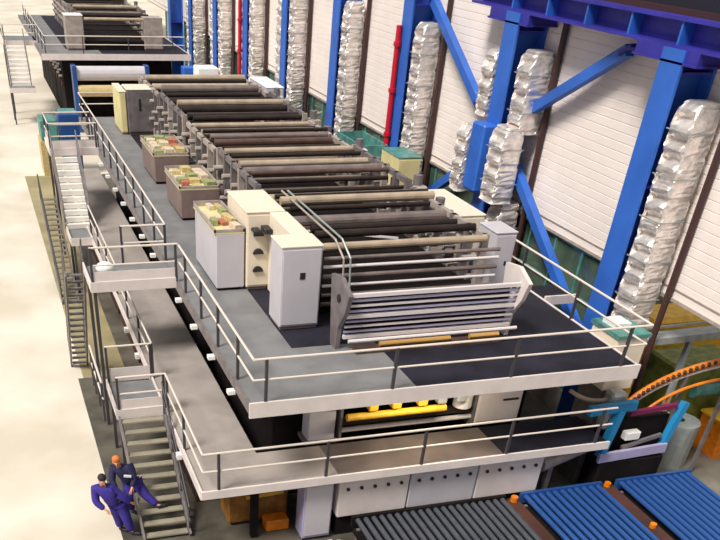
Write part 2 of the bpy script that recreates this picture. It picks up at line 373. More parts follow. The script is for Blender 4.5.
# ------------------------------------------------------------------ press superstructure
RM=[M['rbeige'],M['rdark'],M['rdark'],M['rbrown'],M['rgrey'],M['rdark'],M['rbeige'],M['rdark']]
def press(dy,which,y_a,y_b,rows,near):
    t=thing('printing_press','%s printing press with long rows of rollers between side frames'%which,'printing press',(10.8,y_a+dy,4.6),'printing presses')
    rnd=random.Random(3); XL,XR=8.35,13.45
    y=y_a; i=0
    step=(y_b-y_a)/rows
    for i in range(rows):
        y=y_a+i*step+dy; z=6.5+.13*math.sin(i*1.3)+rnd.uniform(-.05,.05); r=rnd.choice((.07,.1,.13,.16))
        m=RM[i%8] if rnd.random()>.2 else rnd.choice(RM)
        xr=XR+rnd.uniform(-.35,.35)
        build(MB().cyl((XL+rnd.uniform(-.05,.25),y,z),(xr,y,z),r,12),'roller',m,t,smooth=False)
        if i%2==0:
            y2=y+step*.5; z2=5.9+rnd.uniform(-.12,.12)
            build(MB().cyl((XL,y2,z2),(XR,y2,z2),rnd.choice((.05,.08,.12)),10),'roller',rnd.choice(RM),t)
    if near:      # front stack
        for z,m,r in ((6.32,M['rgrey'],.05),(6.1,M['slatlt'],.045),(5.85,M['rgrey'],.06),(5.6,M['slatlt'],.04),(5.35,M['rgrey'],.045),(5.1,M['rbrown'],.06)):
            build(MB().cyl((XL,22.1+dy,z),(XR+.3,22.1+dy,z),r,10),'front_bar',m,t)
    # bed
    build(MB().box(XL+.1,XR-.1,y_a+dy+.2,y_b+dy,4.6,5.15),'bed',M['machine'],t)
    # side frames: plates, posts and knobs
    for x,nm in ((XL-.12,'left_frame'),(XR+.12,'right_frame')):
        seg=5; L=(y_b-y_a)/seg
        for s in range(seg):
            a=y_a+dy+s*L+.15; e=a+L-.5; zt=6.55+(.14 if s%2 else 0)
            mb=MB().box(x-.07,x+.07,a,e,zt-.16,zt).box(x-.07,x+.07,a,e,4.6,4.9)
            f=build(mb,nm,M['framelt'] if s%2==0 else M['frame'],t)
            for q in range(6):
                yy=a+(e-a)*q/5; build(MB().box(x-.1,x+.1,yy-.1,yy+.1,4.6,zt),'upright',M['frame'] if (q+s)%3 else M['framelt'],f)
            mb=MB()
            for q in range(12):
                yy=a+(e-a)*(q+.5)/12; zz=5.3+.5*(q%3)*.8
                mb.cyl((x-.28,yy,zz),(x+.28,yy,zz),.09,8)
            each(mb,'bearing_cap',M['framelt'],f)
    # drives on the right
    for s in range(12 if near else 5):
        yy=y_a+dy+1.8+s*(y_b-y_a-(6 if near else 2))/(12 if near else 5)
        mb=MB().bbox(13.7,14.2,yy,yy+.7,4.7,6.0+.25*(s%3),.03)
        g=build(mb,'drive_unit',M['cab'] if s%2 else M['framelt'],t)
        each(MB().cyl((13.95,yy+.35,6.0+.25*(s%3)),(13.95,yy+.35,6.3+.25*(s%3)),.16,10).cyl((13.6,yy+.3,5.5),(13.35,yy+.3,5.5),.14,10),'motor',M['frame'],g)
    return t
T=press(0,'near',22.6,50.8,42,True)
# guide bars bent over the near end of the left frame
for x,m in ((8.75,M['framelt']),(8.95,M['steel'])):
    build(MB().tube([(x,27.4,6.72),(x,22.4,6.72),(x+.1,21.9,6.35),(x+.12,21.8,5.3)],.03),'guide_bar',m,T)
build(MB().beam((8.6,24.6,6.35),(11.2,23.6,6.3),.05,.05),'tie_rod',M['slatlt'],T)
build(MB().beam((10.6,24.9,6.35),(13.2,23.9,6.3),.05,.05),'tie_rod',M['slatlt'],T)
press(53.5,'far',22.6,43,18,False)
# ------------------------------------------------------------------ cabinets
def cabinet(label,x0,x1,y0,y1,z0,z1,body,top,name='cabinet',doors=1,vent=None,handle=True,group='press cabinets'):
    t=thing(name,label,'cabinet',((x0+x1)/2,(y0+y1)/2,z0),group)
    build(MB().bbox(x0,x1,y0,y1,z0+.08,z1-.05,.02),'body',body,t)
    build(MB().bbox(x0-.02,x1+.02,y0-.02,y1+.02,z1-.05,z1,.015),'top',top,t)
    build(MB().box(x0+.04,x1-.04,y0+.04,y1-.04,z0,z0+.09),'plinth',M['brownbox'],t)
    w=(x1-x0)/doors
    for i in range(doors):
        d=build(MB().bbox(x0+w*i+.04,x0+w*(i+1)-.04,y0-.025,y0,z0+.14,z1-.1,.008),'door',body,t)
        if handle: build(MB().box(x0+w*(i+1)-.13,x0+w*(i+1)-.09,y0-.06,y0-.02,(z0+z1)/2-.1,(z0+z1)/2+.12),'handle',M['black'],d)
    if vent:
        a,b_,c,d_=vent; build(MB().box(a,b_,y0-.035,y0-.02,c,d_),'meter',M['black'],t)
    return t
cabinet('tall pale lavender cabinet at the near end of the press',7.02,8.17,21.75,22.75,4.6,6.8,M['cab'],M['cabtop'],vent=(7.55,7.7,5.95,6.12),handle=False)
t=cabinet('cream topped cabinet block with black half round handles',6.95,8.1,25.0,27.3,4.6,6.8,M['cabtop'],M['cabtop'],handle=False)
for z in (5.15,5.65,6.15):
    mb=MB(); pts=[(7.3+.16*math.cos(a),z+.15*math.sin(a)) for a in [math.pi*i/10 for i in range(11)]]
    mb.prism(pts,'y',24.9,24.98); build(mb,'pull',M['black'],t)
t=thing('cable_duct_cover','narrow cream cover strip joining the two near left cabinets','cover',(7.9,23.9,4.6))
build(MB().bbox(7.62,8.17,22.78,24.95,4.6,6.78,.02),'casing',M['cabtop'],t); each(MB().bbox(7.05,7.3,24.6,24.95,6.3,6.4,.03).bbox(7.35,7.6,24.5,24.95,6.3,6.45,.03),'latch',M['black'],t)
cabinet('tall far left cabinet with yellowed side and dark slot',6.95,8.35,47.0,48.4,4.6,6.5,M['frame'],M['cabtop'],vent=(7.5,7.62,5.6,6.1))
cabinet('yellowed upright box fixed beside the far left cabinet',6.6,6.92,47.1,49.4,4.6,6.4,M['cream'],M['cabtop'],handle=False)
cabinet('pale upright cabinet at the near right end of the rollers',14.3,15.0,23.3,24.4,4.6,6.4,M['cab'],M['cab'],vent=(14.72,14.8,5.45,5.57),handle=False)
cabinet('low beige box with broad top right of the rollers',14.3,15.5,26.2,29.4,4.6,6.1,M['cabtop'],M['cabtop'],handle=False)
t=cabinet('small white cabinet with a red patch at the far right end',14.0,14.9,47.0,50.2,4.6,6.55,M['cab'],M['white'],handle=False)
build(MB().box(14.3,14.65,46.94,46.97,5.75,6.15),'red_patch',M['red'],t)
cabinet('cream cabinet with teal top beside the red pipe',15.98,17.0,34.6,36.4,0,6.0,M['cream'],M['tealp'],handle=False)
cabinet('pale grey cabinet at the left end of the far press',7.1,8.4,76,77.5,4.6,6.7,M['framelt'],M['white'],handle=False)
cabinet('pale upright cabinet at the right end of the far press',12.9,14.3,76,77.5,4.6,6.6,M['framelt'],M['framelt'],handle=False)
t=thing('glass_tray','greenish glass sided tray box by the wall at mid distance','tray',(16.4,39,5))
each(MB().box(15.8,17.0,38.2,41.2,5.0,5.08),'bottom',M['teal'],t)
each(MB().box(15.75,15.82,38.2,41.2,5.0,5.7).box(15.8,17.05,38.15,38.22,5.0,5.7).box(17,17.05,38.2,41.2,5,5.7).box(15.8,17,41.15,41.2,5,5.7),'side',M['tealp'],t)
each(MB().box(16.0,16.1,38.4,38.5,0,5).box(16.8,16.9,40.9,41,0,5),'leg',M['frame'],t)
t=thing('wall_box','white box with green glass lid beside the nearest column foot','box',(16.75,19.5,3))
build(MB().bbox(16.2,17.2,18.9,20.2,3.2,4.75,.03),'body',M['cabtop'],t)
build(MB().box(16.15,17.25,18.85,20.25,4.75,4.85),'rim',M['tealp'],t); build(MB().box(16.35,16.9,19.4,20.0,4.85,4.97),'lid',M['white'],t)
build(MB().box(16.3,17.1,19,20.1,0,3.2),'pedestal',M['frame'],t)
t=thing('white_platform','narrow white platform edge between deck rail and blue column','platform',(16.4,23,4.5))
build(MB().box(16.02,17.2,22.6,23.7,4.5,4.6),'plate',M['deckdark'],t)
build(MB().box(16.02,17.2,22.52,22.6,4.42,4.68),'edge',M['fascia'],t)
# consoles with open trays of papers
def console(label,x0,x1,y0,y1,z1,body,plabel,seed,big=False):
    rnd=random.Random(seed)
    t=thing('control_console',label,'console',((x0+x1)/2,(y0+y1)/2,4.6),'control consoles')
    if big: build(MB().bbox(x0+.05,x1,y0,y1,4.68,z1-.14,.02),'body',body,t)
    else:
        build(MB().bbox(x0+.35,x1,y0+.15,y1-.1,4.68,z1-.35,.02),'body',body,t)
        build(MB().prism([(x0+.35,z1-.36),(x1,z1-.36),(x1,z1-.14),(x0,z1-.14)],'y',y0,y1),'desk',body,t)
    build(MB().box(x0,x1,y0,y1,z1-.14,z1-.1),'tray',M['cream'],t)
    build(MB().box(x0,x0+.05,y0,y1,z1-.1,z1).box(x1-.05,x1,y0,y1,z1-.1,z1+.05).box(x0,x1,y0,y0+.05,z1-.1,z1-.02).box(x0,x1,y1-.05,y1,z1-.1,z1+.05),'rim',M['framelt'],t)
    build(MB().box(x0+.1,x1-.1,y0+.1,y1-.1,4.6,4.68),'plinth',M['machine'],t)
    nx,ny=3,5
    for i in range(nx):
        for j in range(ny):
            if rnd.random()<.15: continue
            w=(x1-x0-.14)/nx; l=(y1-y0-.14)/ny; xx=x0+.07+w*i+w*.04; yy=y0+.07+l*j+l*.04; h=rnd.uniform(.03,.2)
            m=rnd.choice((M['paperr'],M['papery'],M['paperg'],M['paperw'],M['papery'],M['paperw']))
            w2=w*rnd.uniform(.6,.85); l2=l*rnd.uniform(.6,.82); o=build(MB().bbox(-w2/2,w2/2,-l2/2,l2/2,0,h,.006),'paper_pile',m); o.location=(xx+w*.45,yy+l*.43,z1-.1); o.rotation_euler.z=rnd.uniform(-.25,.25)
            tag(o,plabel,'paper pile','piles of printed sheets on '+plabel.split(' on ')[1])
console('nearest control console, a tall pale box topped with paper clutter',5.98,6.9,25.05,27.9,6.35,M['cab'],'small pile of coloured sheets on the nearest console',1,True)
console('middle control console with cluttered paper tray',6.45,7.95,32.4,35.2,5.75,M['brownbox'],'small pile of coloured sheets on the middle console',2,True)
console('farthest control console with red and yellow sheets',6.45,7.95,37.6,40.6,5.75,M['brownbox'],'small pile of coloured sheets on the farthest console',3,True)
# ------------------------------------------------------------------ slatted web guide frame at the front
t=thing('slatted_frame','slatted lavender frame between two slanted plates at press front','frame',(10.7,20,4.6))
for i in range(9):
    z=6.08-.14*i; y=19.95+.02*i; big=i in (0,4,8)
    build(MB().beam((8.3,y,z),(13.3,y,z),.10 if big else .06,.09 if big else .045),'slat',M['slatlt'] if big or i%2==0 else M['lav'],t)
build(MB().box(8.4,13.2,20.25,20.3,4.85,6.0),'back_panel',M['lav'] if False else M['machine'],t)
for x,nm in ((8.2,'left'),(13.35,'right')):
    pl=[(20.9,6.35),(20.2,6.45),(19.55,6.2),(19.75,5.7),(20.15,5.2),(20.2,4.6),(20.6,4.6),(20.75,5.4)]
    p=build(MB().prism(pl,'x',x-.06,x+.06),'side_plate',M['frame'] if x<9 else M['fascia'],t)
    build(MB().cyl((x-.1,20.2,5.95),(x+.1,20.2,5.95),.1,10),'boss',M['black'],p)
build(MB().cyl((8.3,19.7,5.0),(13.3,19.7,5.0),.05,8),'lower_bar',M['slatlt'],t)
for a,e in ((9.3,11.4),(12.0,12.9)):  # golden bars put in place of warm light shining from within
    build(MB().cyl((a,19.9,4.78),(e,19.9,4.78),.07,8),'gold_glow_bar',M['gold'],t,label='gold bar standing in for warm light')
build(MB().box(8.6,13,19.75,20.1,4.6,4.7),'base_rail',M['rbrown'],t)
# ------------------------------------------------------------------ lower press bodies
def lowbody(dy,Yf,Yb,near):
    n=6
    for i in range(n):
        L=(Yb-Yf)/n; a=Yf+i*L+dy
        t=thing('printing_unit','dark lower printing unit, number %s from the front of the %s press'%(ordn[i],'near' if near else 'far'),'printing unit',(10,a,0),'lower printing units')
        t['label']='dark printing unit under the deck, %s from the front, %s press'%(ordn[i],'near' if near else 'far')
        build(MB().bbox(6.5,14.8,a+.1,a+L-.25,0,4.1,.05),'housing',M['machine'],t)
        mb=MB()
        for k in range(4): mb.cyl((6.35,a+.7+k*(L-1.2)/3,2.6+.4*(k%2)),(6.5,a+.7+k*(L-1.2)/3,2.6+.4*(k%2)),.22,12)
        each(mb,'access_cover',M['machbrown'],t)
        mb=MB()
        for k in range(5): mb.box(6.2,6.45,a+.5+k*(L-1)/5,a+.62+k*(L-1)/5,3.0+.3*(k%3),3.12+.3*(k%3))
        each(mb,'valve',M['white'],t)
        if near: build(MB().box(4.3,6.3,a+.3,a+L-.4,0,1.2),'ink_cabinet',M['machbrown'],t)
lowbody(0,20.4,51,True); lowbody(53.5,22.0,44,False)
t=thing('support_pillar','grey pillar under the upper deck left of the yellow rollers','pillar',(7.7,19.7,2.2))
build(MB().bbox(7.3,8.1,19.55,20.1,2.2,4.28,.03),'shaft',M['cab'],t); build(MB().box(7.2,8.2,19.5,20.15,2.2,2.3),'foot',M['frame'],t)
t=cabinet('pale panel box under the upper deck right of yellow rollers',12.5,13.95,19.5,20.2,2.2,4.28,M['fascia'],M['fascia'],handle=False)
build(MB().box(13.3,13.8,19.44,19.48,2.95,3.0),'slot',M['black'],t)
t=thing('ink_roller_unit','yellow roller unit glimpsed between the two decks','roller unit',(10.3,19.8,2.2))
for i,(z,y,m,r) in enumerate(((3.5,19.35,M['yellow'],.15),(3.2,19.75,M['rgrey'],.08),(3.05,19.25,M['yellow'],.10),(2.75,19.65,M['rdark'],.12),(2.5,19.6,M['slatlt'],.07),(3.85,20.1,M['gold'],.1))):
    build(MB().cyl((8.3,y,z),(12.4 if i!=2 else 11.3,y,z),r,12),'roller',m,t)
for x in (8.9,9.6,10.4,11.0,11.6):
    build(MB().bbox(x,x+.28,19.15,19.5,3.2,3.42,.03),'clamp',M['yellow'] if x<11 else M['steel'],t)
build(MB().cyl((12.0,19.55,2.9),(12.0,19.55,3.25),.28,14).cyl((12.0,19.55,3.25),(12.0,19.55,3.45),.18,14),'motor',M['slatlt'],t)
for x in (8.25,12.42): build(MB().box(x-.04,x+.04,19.5,20.3,2.2,4.2),'side_plate',M['frame'],t)
t=thing('added_lamp','long added lamp brightening the yellow rollers under the upper deck','lamp',(10.3,18.3,4.2),None)  # invented fixture, added to brighten the yellow rollers
build(MB().box(9,11.8,18.2,18.4,4.28,4.5),'housing',M['frame'],t)
la=bpy.data.lights.new('added_light','AREA'); la.shape='RECTANGLE'; la.size=2.6; la.size_y=.15; la.energy=90; la.color=(1,.88,.65)  # added warm fill for the rollers between the decks
lo=bpy.data.objects.new('added_light',la); C.objects.link(lo); lo.location=(10.4,18.3,4.26); lo.rotation_euler=(math.radians(35),0,0)
# white panel bank below the lower deck
t=thing('panel_bank','long white panel bank with small black knobs below the lower deck','panel',(10.8,18.1,.2))
for i in range(3):
    x0=7.75+i*2.15; p=build(MB().bbox(x0,x0+2.1,17.95,18.5,.7,2.08,.02),'panel',M['fascia'] if i!=1 else M['cab'],t)
    mb=MB()
    for k in range(5): mb.cyl((x0+.25+k*.4,17.9,1.6),(x0+.25+k*.4,17.96,1.6),.05,10)
    each(mb,'knob',M['black'],p)
build(MB().box(7.8,14.1,18.1,18.5,0,.75),'plinth',M['machine'],t)
t=thing('grey_cabinet','blue grey upright under the lower deck left of white panels','cabinet',(7.1,18.2,0))
build(MB().bbox(6.75,7.6,18.0,18.6,.1,1.95,.02),'body',M['lav'],t); build(MB().box(6.8,7.55,17.97,18.0,.2,1.8),'door',M['cab'],t); build(MB().box(6.8,7.55,18.05,18.55,0,.1),'plinth',M['black'],t)
t=thing('amber_unit','amber coloured machine with a yellow bar under the lower deck','machine',(5.9,19.4,0))
build(MB().bbox(4.9,6.7,19.2,20.2,.1,1.25,.05),'body',M['brownor'],t); build(MB().box(5.0,6.6,19.3,20.1,0,.1),'foot',M['black'],t)
build(MB().beam((5.4,19.1,1.0),(6.5,19.1,1.05),.08,.1),'bar',M['yellow'],t); build(MB().bbox(5.9,6.6,18.7,19.15,0,.35,.03),'drip_box',M['orange'],t)
t=thing('white_carton','white sheet pack on floor in front of grey upright','box',(7.2,16.9,0))
build(MB().bbox(6.7,7.7,16.7,17.4,0,.35,.02),'pack',M['white'],t); build(MB().box(6.95,7.45,16.68,17.42,.345,.37),'strap',M['slatlt'],t)
t=thing('side_duct','pale lying cowl under right end of the lower deck','cowl',(15,18.3,1))
build(MB().cyl((14.3,18.3,1.45),(15.9,18.3,1.75),.3,14,.12),'cone',M['framelt'],t); build(MB().box(14.6,14.75,18.2,18.4,0,1.3),'stand',M['frame'],t)
# conveyors
def conveyor(x0,x1,label,rod,side):
    t=thing('roller_conveyor',label,'conveyor',((x0+x1)/2,16,0),'roller conveyors')
    n=int((x1-x0)/.24)
    for i in range(n):
        x=x0+.12+i*(x1-x0-.2)/(n-1)
        build(MB().cyl((x,13.2,.66),(x,17.75,.66),.075,10),'rod',rod,t)
    each(MB().box(x0-.05,x1+.05,17.75,17.85,.45,.78).box(x0-.05,x1+.05,13.1,13.2,.45,.78),'end_beam',side,t)
    build(MB().box(x0-.02,x1+.02,13.3,17.7,.3,.42),'tray',M['machine'],t)
    for (x,y) in ((x0+.1,13.4),(x1-.1,13.4),(x0+.1,17.6),(x1-.1,17.6)): build(MB().box(x-.05,x+.05,y-.05,y+.05,0,.45),'leg',M['frame'],t)
conveyor(8.2,13.0,'dark slate roller conveyor under the white panels',M['dkrod'],M['machine'])
conveyor(13.6,16.3,'blue roller conveyor, the left of the two blue ones',M['bluerod'],M['bluerod'])
conveyor(16.95,19.6,'blue roller conveyor nearest the lower right corner',M['bluerod'],M['bluerod'])
t=thing('transfer_unit','dark red transfer unit with orange lamps between blue conveyors','machine',(16.6,16,0))
build(MB().bbox(16.42,16.85,13.2,18,0,.6,.03),'body',M['machbrown'],t)
each(MB().cyl((16.6,17.8,.6),(16.6,17.8,.72),.1,10).cyl((16.6,15.5,.6),(16.6,15.5,.72),.1,10),'lamp',M['orange'],t)
t=thing('corner_unit','dark red unit with orange knob left of the blue conveyors','machine',(13.3,16,0))
build(MB().bbox(13.1,13.5,13.2,17.9,0,.6,.03),'body',M['machbrown'],t); build(MB().cyl((13.3,17.7,.6),(13.3,17.7,.75),.11,10),'knob',M['orange'],t)
# cyan framed machine
t=thing('cyan_machine','bright cyan framed machine at the right end of lower deck','machine',(17,18.2,0))
build(MB().beam((15.4,18.2,3.0),(16.95,18.2,3.05),.2,.26),'upper_bar',M['sky'],t)
build(MB().beam((16.45,18.15,2.95),(16.2,18.1,1.5),.2,.24,up=(0,1,0)),'left_leg',M['sky'],t)
build(MB().beam((18.75,18.2,2.95),(18.35,18.1,1.5),.2,.2,up=(0,1,0)),'right_leg',M['sky'],t)
build(MB().beam((16.1,18.0,1.5),(18.45,18.0,1.6),.12,.28),'front_beam',M['lav'],t)
build(MB().bbox(16.2,18.5,17.95,18.6,0,1.35,.04),'body',M['machine'],t); build(MB().box(16.7,18.5,18.35,18.6,1.35,2.5),'back_panel',M['machine'],t)
build(MB().beam((16.9,18.25,2.75),(18.5,18.25,2.85),.14,.12),'magenta_bar',M['redmag'],t)
build(MB().bbox(16.9,17.4,18.05,18.3,1.95,2.2,.02),'print_box',M['white'],t); build(MB().beam((16.9,18.1,1.72),(18.2,18.1,2.0),.1,.1),'arm',M['frame'],t)
# chain arcs
t=thing('chain_conveyor','orange overhead chain conveyor curving up to the right','conveyor',(18,19,0))
def arcpts(P0,P1,P2,n=26):
    return [tuple((1-u)**2*a+2*u*(1-u)*b_+u*u*c for a,b_,c in zip(P0,P1,P2)) for u in [i/(n-1) for i in range(n)]]
ap=arcpts((16.9,18.75,2.55),(17.9,18.75,3.85),(21.2,18.75,3.95))
build(MB().tube(ap,.1),'track',M['orange'],t)
mb=MB()
for p in ap[::1]: mb.sph((p[0],p[1]-.08,p[2]+.03),.07,n=6,m=4)
each(mb,'chain_link',M['machbrown'],t)
build(MB().tube([(p[0],p[1]-.02,p[2]-.17) for p in ap],.035),'guide_strip',M['slatlt'],t)
each(MB().box(18.9,19.0,18.7,18.8,0,3.5).box(20.6,20.7,18.7,18.8,0,3.6),'support',M['frame'],t)
ap=arcpts((17.6,18.6,2.4),(18.3,18.6,3.25),(20.2,18.6,3.35),16)
o=tag(build(MB().tube(ap,.05).box(18.4,18.46,18.57,18.63,0,2.95),'guide_rail',M['orange']),'thin orange curved rail under the chain conveyor','rail')
t=thing('steel_gantry','grey galvanised gantry beam crossing the right edge','gantry',(19.5,20.5,0))
build(MB().beam((17.5,20.2,4.05),(23,20.2,4.15),.5,.2).beam((17.5,20.2,4.4),(23,20.2,4.5),.06,.06),'beam',M['steel'],t)
each(MB().box(19.9,20.05,20.1,20.25,0,4.0).box(22.3,22.45,20.1,20.25,0,4),'leg',M['steel'],t)
t=thing('olive_machine','olive green machine beside the orange chain at right edge','machine',(22,21.5,0))
build(MB().bbox(20.6,23.2,20.6,22.4,0,2.7,.08),'body',M['greenm'],t); build(MB().cyl((21.2,20.5,2.0),(22.8,20.5,2.0),.22,12),'drum',M['tealp'],t)
t=thing('yellow_hood','yellow hood behind the chain conveyor at the right edge','hood',(23,24,0))
build(MB().bbox(21.3,25,23.5,25,0,3.2,.15),'hood',M['yellow'],t); build(MB().bbox(22.6,24.6,22.9,23.4,0,2,.05),'base',M['greenm'],t)
t=thing('orange_bin','orange bin on the floor at the right edge','bin',(22.1,19.3,0))
build(MB().prism([(22.0,0),(23.4,0),(23.6,1.3),(21.8,1.3)],'y',19.3,20.3),'bin',M['orange'],t); build(MB().box(21.75,23.65,19.25,20.35,1.3,1.38),'rim',M['yellow'],t)
t=thing('paper_reel','grey wrapped paper reel standing on the floor at right','reel',(19.8,18.6,0))
build(MB().cyl((20.3,19.6,0),(20.3,19.6,1.5),.62,20),'roll',M['steel'],t,smooth=False); build(MB().cyl((20.3,19.6,1.5),(20.3,19.6,1.53),.12,12),'core',M['black'],t)
for i,(x,y,s,m) in enumerate(((21,28,1.2,'greenm'),(24,30,1.6,'yellow'),(22.5,33,1.3,'tealp'),(27,27,1.8,'steel'),(24.5,26.5,.9,'white'))):
    t=thing('annex_machine',['olive crate','yellow crate','teal crate','steel crate','white crate'][i]+' seen beyond the opening under the wall panels','crate',(x,y,0))
    build(MB().bbox(x-s,x+s,y-s*.6,y+s*.6,0,s*1.3,.05),'body',M[m],t); build(MB().box(x-s*.7,x+s*.7,y-s*.4,y+s*.4,s*1.3,s*1.36),'lid',M['framelt'],t)
t=thing('gearbox_stand','pale grey machine with orange hoses under deck right corner','machine',(15.6,19.2,0))
build(MB().bbox(16.2,16.75,18.35,18.8,2.2,3.35,.08),'body',M['steel'],t); build(MB().box(16.3,16.65,18.62,18.78,0,2.2),'pedestal',M['machine'],t)
build(MB().tube(arcpts((15.0,18.8,3.4),(15.6,18.6,3.0),(16.25,18.6,3.1),8),.06),'hose',M['rbeige'],t)
# far press front details
t=thing('reel_stand','pale blue and white roller drum below the far press deck','roller unit',(10,70.6,0))
build(MB().cyl((7.2,73.0,3.6),(12.2,73.0,3.6),.45,14),'drum',M['cab'],t); each(MB().box(6.9,7.2,72.4,73.5,0,4.1).box(12.2,12.5,72.4,73.5,0,4.1),'side_frame',M['bluerod'],t)
build(MB().cyl((7.2,72.6,2.6),(12.2,72.6,2.6),.35,14),'roller',M['papery'],t)
t=thing('blue_crate','tall dark blue crate standing behind the far upper landing','crate',(5,60.5,0))
build(MB().bbox(4.55,5.8,60,61.5,0,3.3,.05),'body',M['bluerod'],t); build(MB().box(4.65,5.7,60.1,61.4,3.3,3.38),'lid',M['tealp'],t)
t=thing('green_pallet','teal load on yellow base left of the tall blue crate','pallet',(3.9,60.5,0))
build(MB().bbox(3.4,4.45,60.0,61.8,1.9,3.0,.05),'load',M['tealp'],t); build(MB().box(3.3,4.5,59.9,61.9,0,1.9),'pallet',M['papery'],t)
t=thing('white_cube','white machine with red base far back near the wall','machine',(15,64,0))
build(MB().bbox(14.3,15.7,64,65.5,4.5,5.1,.05),'body',M['white'],t); build(MB().box(14.4,15.6,64.05,65.4,0,4.5),'base',M['red'],t)
for i,(x,y,m) in enumerate(((14.2,66,'bluerod'),(15.4,71.6,'blue'),(12,64,'tealp'))):
    t=thing('equipment_cabinet',['navy equipment cabinet behind the near press','blue upright cabinet at the far press right end','teal equipment cabinet between the two presses'][i],'cabinet',(x,y,0))
    build(MB().bbox(x-.6,x+.6,y-.5,y+.5,0,[2.6,4.2,2][i],.04),'body',M[m],t); build(MB().box(x-.5,x+.5,y-.53,y-.5,.3,1.9),'door',M[m],t)
# small things on the walkways
t=thing('white_bundle','small white bundle lying on the upper middle landing','bundle',(3.0,27,4.6))
build(MB().sph((2.95,27.2,4.78),.3,1,.8,.6),'bundle',M['white'],t,smooth=True)
t['label']='small white bundle lying on the upper middle landing'
# ------------------------------------------------------------------ people
def skin_mesh(name,parent,verts,edges,radii,m,root=0,sub=1):
    me=bpy.data.meshes.new(name); org=ORG[parent.name]
    me.from_pydata([Vector(v)-org for v in verts],edges,[]); o=bpy.data.objects.new(name,me); C.objects.link(o); o.parent=parent; ORG[o.name]=org
    md=o.modifiers.new('skin','SKIN'); md.use_smooth_shade=True
    if not me.skin_vertices: me.skin_vertices.new()
    for i,sv in enumerate(me.skin_vertices[0].data):
        r=radii[i]; sv.radius=r if isinstance(r,tuple) else (r,r); sv.use_root=(i==root)
    sd=o.modifiers.new('sub','SUBSURF'); sd.levels=sub; sd.render_levels=sub
    me.materials.append(m); return o
def hand(V,E,Rr,wrist,wi,d,side):
    d=Vector(d).normalized(); s=Vector(side).normalized(); nrm=d.cross(s)
    w=Vector(wrist); V.append(w+d*.09); E.append((wi,len(V)-1)); Rr.append((.035,.02)); pi=len(V)-1
    for k,(off,l) in enumerate(((-.033,.075),(-.011,.085),(.011,.08),(.033,.062))):
        V.append(w+d*.11+s*off); E.append((pi,len(V)-1)); Rr.append(.009); a=len(V)-1
        V.append(w+d*(.11+l*.5)+s*off*1.1+nrm*.012); E.append((a,len(V)-1)); Rr.append(.0085)
        V.append(w+d*(.11+l*.85)+s*off*1.15+nrm*.04); E.append((len(V)-2,len(V)-1)); Rr.append(.0075)
    V.append(w+d*.04-s*.05); E.append((wi,len(V)-1)); Rr.append(.011)
    V.append(w+d*.08-s*.068+nrm*.02); E.append((len(V)-2,len(V)-1)); Rr.append(.009)
